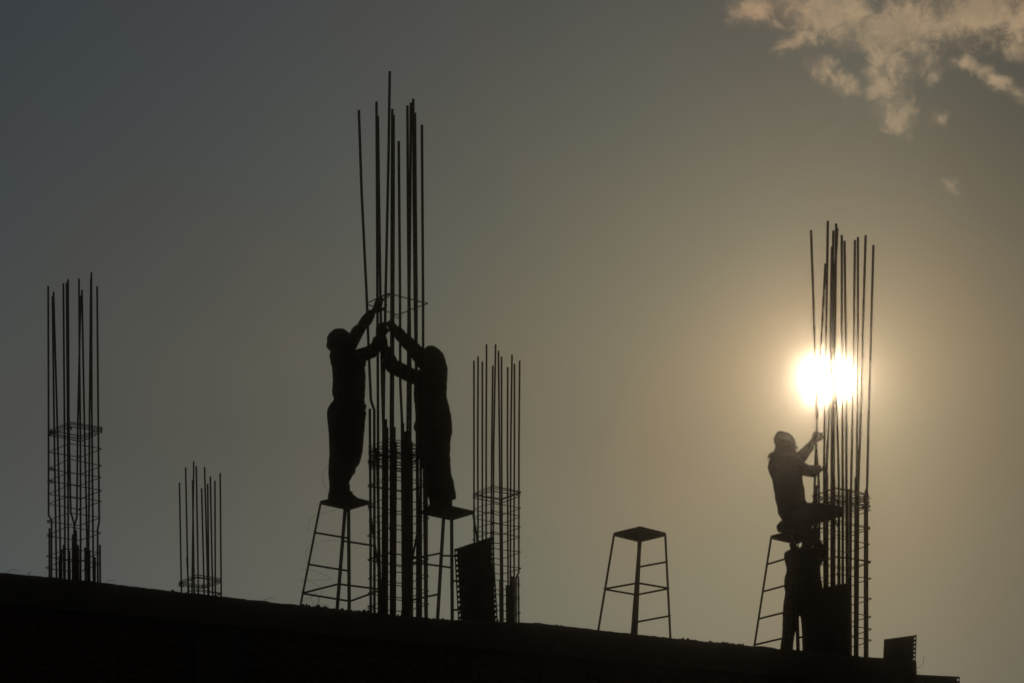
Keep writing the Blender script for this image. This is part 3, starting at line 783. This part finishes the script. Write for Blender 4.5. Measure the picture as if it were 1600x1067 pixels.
# P2 ---- hooded man on the second stool
Y = 60.92
p2 = person(Vector((at(688, 800, Y).x, Y, Z2)), 'hooded man in loose clothes on the second stool, reaching left with both arms')
hc = at(673.5, 558.5, Y); f2, u2 = up_v(-.93, .36, -.12), up_v(.36, .93)
bm = bmesh.new()
P, Rm = head(bm, hc, f2, u2)
limb(bm, [(676, 568, 0, 9), (678, 585, 0, 10)], Y)
stack(bm, [(585, 662, 692, .13, 0), (640, 656, 695, .12, 0), (668, 656, 698, .12, 0)], Y)
for d in (-.085, .085): stack(bm, [(666, 658, 696, .07, d), (740, 672, 699, .055, d), (795, 676, 699, .045, d)], Y)
limb(bm, [(668, 572, -.14, 7), (645, 542, -.20, 7), (622, 519, -.36, 6.4), (619, 516, -.40, 6)], Y)
limb(bm, [(662, 592, .12, 7), (614, 572, -.05, 7), (604, 551, -.30, 6), (601, 543, -.38, 5.6)], Y)
hand(bm, at(620, 516.5, Y - .39), up_v(-.70, .70, -.1), up_v(-.45, -.35, .8), .4, (.9, 1.2, 1.0), k=1.3, thumb=1)
hand(bm, at(600.5, 546, Y - .37), up_v(-.15, .98, -.1), up_v(-.4, -.2, .8), .4, (.5, .9, .9), k=1.3, thumb=1)
remesh('body', bm, SKIN, p2, .0058, smooth=1); eyes(p2, P)
bm = bmesh.new()
stack(bm, [(573, 662, 697.5, .12, 0), (580, 655, 698.4, .18, 0), (592, 648.5, 698.4, .19, 0), (601, 646.8, 697.3, .185, 0), (619, 647, 697, .17, 0), (628, 647.8, 699.4, .165, 0), (637, 648.5, 702, .165, 0), (651, 649.7, 704.6, .17, 0), (660, 649.6, 705.6, .175, 0), (676, 649.8, 705.6, .178, 0), (683, 650, 703, .17, 0)], Y)
limb(bm, [(669, 573, -.13, 12.5), (655, 556, -.18, 12), (643, 541, -.20, 11), (631, 528.5, -.27, 10), (621, 518, -.34, 8.6)], Y)
limb(bm, [(662, 592, .10, 12.5), (646, 588, .08, 12), (631, 581, .02, 12), (617, 574, -.06, 12.5), (611, 570, -.12, 11.5), (608.5, 561, -.18, 10), (604.5, 550, -.28, 8.4)], Y)
remesh('tunic', bm, C_OLIVE, p2, .007, .010, seed=3)
bm = bmesh.new()
stack(bm, [(676, 650, 705, .165, 0), (690, 650.3, 703.4, .17, 0), (700, 652, 703.2, .165, 0)], Y)
stack(bm, [(690, 650.3, 700, .09, -.085), (715, 655, 702, .088, -.085), (740, 663, 705, .088, -.085), (755, 665.5, 709, .09, -.085), (778, 669.5, 713, .095, -.085)], Y)
stack(bm, [(690, 653, 703.3, .09, .085), (707, 655, 703, .085, .085), (730, 661, 704, .08, .085), (765, 667, 705, .075, .085), (788, 671.5, 706, .07, .085)], Y)
remesh('trousers', bm, C_NAVY, p2, .007, .006, seed=4)
bm = bmesh.new(); limb(bm, [(649.5, 660, -.05, 2.2), (648.2, 667, -.05, 2.8), (650, 673, -.05, 2.2)], Y); limb(bm, [(703.5, 660, 0, 3), (704.5, 676, 0, 3)], Y)
stack(bm, [(655, 649, 705.6, .178, 0), (661, 648.8, 706.2, .180, 0)], Y)
remesh('belt', bm, LEATHER, p2, .006)
for d, a, b in ((-.085, 667, 706.8), (.085, 667.5, 703)):
    bm = bmesh.new()
    stack(bm, [(780, a + 12, b, .042, d), (788, a + 4.5, b, .044, d), (793, a, b, .048, d), (798, a - .5, b, .048, d)], Y)
    o = remesh('boot', bm, LEATHER, p2, .006); lowz = min(v.co.z for v in o.data.vertices)
    for v in o.data.vertices:
        t = max(0.0, 1 - (v.co.z - lowz) / .05); v.co.z += (Z2 + .001 - lowz) * t
bm = bmesh.new()
stack(bm, [(544.5, 665, 683, .05, 0), (548, 661.5, 688, .085, 0), (553, 660, 692, .10, 0), (559, 662, 694.5, .11, 0), (566, 662.5, 697, .12, 0), (574, 661, 698.4, .14, 0), (582, 660, 698.6, .15, 0)], Y)
remesh('hood', bm, C_OLIVE, p2, .007, .009, seed=8)

# P3 ---- kneeling on the right stool
Y = 62.12
p3 = person(Vector((at(1240, 838, Y).x, Y, Z4)), 'man in a knitted cap kneeling on the right stool, gripping a bar beside the sun')
hc = at(1225.5, 693.5, Y); f3, u3 = up_v(.88, -.44, .05), up_v(.44, .88)
bm = bmesh.new()
P, Rm = head(bm, hc, f3, u3, 1.08)
limb(bm, [(1224, 703, 0, 9), (1224, 718, 0, 10)], Y)
stack(bm, [(718, 1210, 1245, .13, 0), (770, 1216, 1250, .12, 0), (805, 1224, 1258, .12, 0)], Y)
limb(bm, [(1243, 722, .12, 6), (1258, 706, .18, 5), (1270, 690.5, .28, 5.6), (1272, 687.5, .30, 5.4)], Y)
limb(bm, [(1243, 728, -.12, 6), (1270, 738, -.05, 5), (1275, 737, .12, 4.4)], Y)
hand(bm, at(1273, 691, Y + .29), up_v(.25, .95, .1), up_v(.45, -.15, .85), .3, (1.0, 1.3, 1.0), k=1.25, thumb=-1)
hand(bm, at(1270, 736, Y + .08), up_v(.35, .25, .9), up_v(.1, .9, -.2), .3, (1.1, 1.2, .9), k=1.35, thumb=1)
limb(bm, [(1240, 800, -.1, 10), (1308, 798, -.06, 7), (1264, 818, -.02, 6)], Y)
limb(bm, [(1240, 805, .1, 10), (1262, 826, .1, 6), (1222, 823, .1, 5)], Y)
remesh('body', bm, SKIN, p3, .0058, smooth=1); eyes(p3, P)
bm = bmesh.new()
stack(bm, [(711, 1208, 1243, .10, 0), (717, 1203, 1250, .17, 0), (727, 1199.7, 1254, .19, 0), (734, 1202, 1253.5, .185, 0), (750, 1207.3, 1253.3, .17, 0), (760, 1209.3, 1254.8, .165, 0), (770, 1211, 1256.5, .16, 0), (778, 1212.3, 1257.5, .16, 0), (790, 1214.5, 1262, .165, 0), (801, 1216.5, 1268, .17, 0), (808, 1221, 1268, .165, 0)], Y)
limb(bm, [(1243, 722, .12, 11), (1252, 713, .16, 9.6), (1259, 705, .19, 8.2), (1265, 697.5, .24, 7.2)], Y)
limb(bm, [(1243, 728, -.12, 11.5), (1253, 732, -.12, 10.5), (1262, 735, -.08, 9.4), (1270, 736, -.02, 9.4), (1274.5, 734.5, .05, 8.6)], Y)
remesh('jacket', bm, C_BROWN, p3, .007, .009, seed=5)
bm = bmesh.new()
stack(bm, [(797, 1216, 1266, .16, 0), (806, 1219.5, 1262, .16, 0), (813, 1224, 1255, .15, 0), (822, 1227, 1252, .14, 0)], Y)
limb(bm, [(1240, 800, -.1, 14), (1262, 798.5, -.10, 14), (1285, 797.5, -.08, 13), (1300, 798.5, -.07, 11.8), (1310, 799.5, -.06, 9.6)], Y)
limb(bm, [(1308, 801, -.06, 8), (1292, 806, -.04, 8), (1276, 811, -.03, 7.5), (1264, 817, -.02, 7)], Y)
limb(bm, [(1240, 808, .1, 15), (1252, 820, .1, 11), (1261, 828, .1, 8.5)], Y)
limb(bm, [(1262, 828, .1, 8.5), (1240, 826, .1, 8.5), (1228, 824, .1, 7.5)], Y)
remesh('trousers', bm, C_NAVY, p3, .007, .006, seed=6)
bm = bmesh.new(); limb(bm, [(1229, 824, .1, 7.8), (1219.5, 823, .1, 6.6), (1219, 827, .1, 5)], Y); limb(bm, [(1222, 817.5, .1, 5), (1226, 830, .1, 4.5)], Y); remesh('boot', bm, LEATHER, p3, .006)
bm = bmesh.new(); limb(bm, [(1262, 824, -.02, 6), (1266, 828, -.02, 5.5), (1276, 831, -.02, 4.5)], Y); remesh('boot', bm, LEATHER, p3, .006)
bm = bmesh.new()
ell(bm, hc + Rm @ Vector((-.008, 0, .026)), .122, .100, .098, Rm, 3); ell(bm, hc + Rm @ Vector((-.070, 0, .060)), .062, .072, .060, Rm); ell(bm, hc + Rm @ Vector((-.02, 0, .080)), .060, .060, .050, Rm)
ell(bm, hc + Rm @ Vector((.100, 0, .020)), .052, .060, .016, Rm); ell(bm, hc + Rm @ Vector((-.01, 0, .012)), .116, .097, .030, Rm)
remesh('knitted_cap', bm, C_GREY, p3, .006, .005, seed=12)
bm = bmesh.new()
stack(bm, [(698, 1211, 1240, .075, 0), (703, 1210, 1243.5, .085, 0), (709, 1208, 1246, .10, 0), (715, 1206, 1247, .12, 0)], Y)
limb(bm, [(1212, 709, 0, 4), (1205, 710.5, 0, 3.8), (1202, 713, 0, 2.2)], Y)
sc = remesh('scarf', bm, C_BROWN, p3, .006, .004, seed=9)
for (x, y, x2, y2) in ((1203, 711, 1198.6, 717.5), (1204, 712, 1200.8, 719.5), (1205.5, 713, 1204, 719), (1202, 710.5, 1199.5, 714), (1207, 713, 1209.5, 718)):
    bm = bmesh.new(); limb(bm, [(x, y, 0, .8), ((x + x2) / 2 - .8, (y + y2) / 2, .01, .6), (x2, y2, 0, .4)], Y); mesh_obj('fringe', bm, C_BROWN, sc)

# P4 ---- standing on the slab behind the right stool
Y = 62.92
p4 = person(Vector((at(1255, 1000, Y).x, Y, FLOOR)), 'man standing on the slab behind the right stool, below the kneeling man')
hc = at(1263, 841, Y); f4, u4 = up_v(.35, .25, -.9), up_v(-.05, 1)
pyF = 1058
bm = bmesh.new()
P, Rm = head(bm, hc, f4, u4)
limb(bm, [(1261, 852, 0, 9), (1259, 866, 0, 10)], Y)
stack(bm, [(866, 1234, 1280, .11, 0), (900, 1233, 1278, .10, 0), (945, 1230, 1280, .11, 0)], Y)
stack(bm, [(945, 1229, 1247, .08, 0), (1000, 1226, 1240, .06, 0), (pyF - 4, 1224, 1236, .05, 0)], Y)
stack(bm, [(945, 1254, 1281, .08, 0), (1000, 1258, 1280, .06, 0), (pyF - 4, 1262, 1276, .05, 0)], Y)
limb(bm, [(1278, 869, 0, 5.6), (1284, 864, -.22, 5), (1278, 846, -.24, 4.4), (1276, 840, -.24, 4.2)], Y)
limb(bm, [(1233, 868, 0, 5.6), (1241, 889, -.12, 5), (1243, 864, -.2, 4), (1242, 861, -.2, 4)], Y)
hand(bm, at(1276, 841, Y - .24), up_v(-.1, 1, .1), up_v(.3, 0, .9), .3, (.6, .9, .8), k=1.1)
hand(bm, at(1242.5, 862, Y - .2), up_v(-.35, .9, 0), up_v(.4, 0, .8), .5, (.3, .6, .5), k=.9, thumb=-1)
remesh('body', bm, SKIN, p4, .0058, smooth=1); eyes(p4, P)
bm = bmesh.new()
stack(bm, [(860, 1232, 1283, .09, 0), (863, 1227, 1287, .12, 0), (869, 1225, 1288.5, .13, 0), (876, 1226.4, 1285, .135, 0), (885, 1229, 1281.5, .13, 0), (891, 1229.7, 1281.3, .125, 0), (902, 1226.4, 1282, .125, 0), (916, 1225.7, 1285, .13, 0), (925, 1227.5, 1286, .13, 0), (935, 1226, 1286, .13, 0)], Y)
limb(bm, [(1279, 869, 0, 8.5), (1283.5, 864, -.20, 7.5), (1280, 853, -.23, 6.8), (1278, 847, -.24, 6)], Y)
limb(bm, [(1252, 862, 0, 8), (1272, 862, 0, 8)], Y)
limb(bm, [(1233, 868, 0, 8), (1240, 886, -.10, 8), (1243, 872, -.17, 6)], Y)
remesh('shirt', bm, C_GREY, p4, .007, .006, seed=10)
bm = bmesh.new()
stack(bm, [(928, 1227.5, 1286, .13, 0), (945, 1224.3, 1286, .14, 0), (957, 1223.5, 1286, .14, 0)], Y)
stack(bm, [(950, 1223.7, 1250, .12, 0), (962, 1223.3, 1248.5, .11, 0), (980, 1222.8, 1244, .10, 0), (995, 1222.2, 1241, .095, 0), (1005, 1219.8, 1238.5, .09, 0), (1020, 1219, 1238, .085, 0), (pyF - 10, 1219, 1238, .08, 0)], Y)
stack(bm, [(950, 1249.5, 1286, .12, 0), (962, 1251, 1286, .11, 0), (980, 1253, 1285, .10, 0), (1000, 1253.8, 1284, .095, 0), (1020, 1254, 1283, .09, 0), (pyF - 10, 1258, 1282, .08, 0)], Y)
remesh('trousers', bm, C_NAVY, p4, .007, .006, seed=11)
for a, b in ((1219, 1239), (1258, 1279)):
    bm = bmesh.new(); stack(bm, [(pyF - 16, a + 2, b - 2, .05, 0), (pyF - 7, a, b, .10, -.05), (pyF, a, b, .13, -.06)], Y)
    o = remesh('boot', bm, LEATHER, p4, .007); lowz = min(v.co.z for v in o.data.vertices)
    for v in o.data.vertices:
        t = max(0.0, 1 - (v.co.z - lowz) / .1); v.co.z += (FLOOR + .001 - lowz) * t
cap(p4, hc, Rm, C_GREY, 1.02, 0.03)

bpy.data.scenes.remove(TMP)

# ------------------------------------------------------------------ loose tie wire
def wire(label, pts, Yw, r=.0016):
    bm = bmesh.new(); P = [at(x, y, Yw + .03 * math.sin(i)) for i, (x, y) in enumerate(pts)]; Q = []
    for i in range(len(P) - 1):                                  # Catmull-Rom
        p0, p1_, p2_, p3_ = P[max(0, i - 1)], P[i], P[i + 1], P[min(len(P) - 1, i + 2)]
        for t in (0, .25, .5, .75):
            Q.append(.5 * ((2 * p1_) + (p2_ - p0) * t + (2 * p0 - 5 * p1_ + 4 * p2_ - p3_) * t * t + (3 * p1_ - p0 - 3 * p2_ + p3_) * t ** 3))
    Q.append(P[-1]); tube(bm, Q, r, 5)
    o = mesh_obj('tie_wire', bm, WIRE); tag(o, label, 'wire', 'loose ends of tie wire')
YA, YS = edge_Y(30) + .1, 59.6
wire('thin wire looping up from the parapet left of the leftmost column', [(4, 897), (10, 895), (16, 890.5), (22, 889), (29, 891.5)], YA, .0018)
wire('tiny wire twist on the parapet just left of the leftmost column', [(42, 900), (44, 896), (47, 893), (46, 899), (48, 902)], edge_Y(45) + .05, .0022)
wire('wire loop on the parapet just right of the leftmost column', [(166, 911), (168, 907.5), (172, 906), (178, 906.5), (182, 908)], edge_Y(175) + .05, .0018)
wire('wire sticking out left from the foot of the leftmost column', [(69, 886.5), (73, 885), (78, 882)], A.Yn + .3, .002)
wire('short wire on the parapet before the left stool', [(410, 938), (416, 936), (423, 933), (430, 935)], edge_Y(420) + .05, .002)
wire('big hanging loop of thin wire behind the man in the cap', [(515, 727), (508, 733), (504, 744), (506, 757), (513, 767)], 60.05, .0013)
wire('long thin wire sagging from the left stool seat', [(532, 793), (515, 799), (496, 804), (485, 812), (481, 824), (484, 831)], YS, .0013)
wire('thin wire bowing across the upper rungs of the left stool', [(527, 843), (505, 845), (485, 852), (478, 864), (482, 880), (500, 884), (520, 892)], YS, .0012)
wire('thin wire crossing the middle of the left stool', [(470, 888), (490, 891), (508, 898), (519, 904), (490, 906), (468, 906)], YS, .0012)
wire('tangle of thin wire at the foot of the left stool', [(470, 940), (484, 933), (492, 931), (500, 935), (490, 945), (486, 925), (494, 927), (498, 942), (489, 947)], YS, .0014)
wire('second curl of wire hanging by the left stool foot', [(480, 907), (497, 914), (503, 925), (498, 938), (504, 946)], YS, .0012)
wire('wire bristling from the slab by the left leg of the left stool', [(505, 950), (508, 944), (513, 948), (510, 952)], YS, .0018)
wire('long bent wire rising beside the low form panel', [(1431, 1044), (1438, 1041), (1442, 1037), (1443.5, 1028), (1444, 1024)], edge_Y(1440) + .1, .002)
wire('short wire stub at the foot of the short form panel', [(1430, 1046), (1434, 1050), (1438, 1052.5)], edge_Y(1436) + .1, .002)
wire('faint wire curl between the last bars of the right column', [(1341, 1013), (1343, 1011), (1346, 1010.5)], F_E.Yn, .0016)

# ------------------------------------------------------------------ added haze volume that imitates lens glare round the sun
bm = bmesh.new(); box(bm, Vector((-1600, -1600, -1)), Vector((3200, 0, 0)), Vector((0, 3200, 0)), Vector((0, 0, 23.6)))
hz = bpy.data.materials.new('glare_volume'); hz.use_nodes = True; t = hz.node_tree; t.nodes.clear()
add = t.nodes.new('ShaderNodeAddShader')
for k, (dens, g_, hc_) in enumerate(((5.2e-4, .990, (1, .73, .48, 1)), (1.7e-3, .9998, (1, .95, .89, 1)))):          # wide glare veil, and a narrow one to wash out bars before the sun
    vo = t.nodes.new('ShaderNodeVolumePrincipled'); vo.inputs['Color'].default_value = hc_
    vo.inputs['Density'].default_value = dens; vo.inputs['Anisotropy'].default_value = g_
    t.links.new(vo.outputs[0], add.inputs[k])
mo = t.nodes.new('ShaderNodeOutputMaterial'); t.links.new(add.outputs[0], mo.inputs['Volume'])
o = mesh_obj('haze', bm, hz, smooth=False); o['kind'] = 'stuff'

print('script seconds', round(time.time() - _T0, 1))
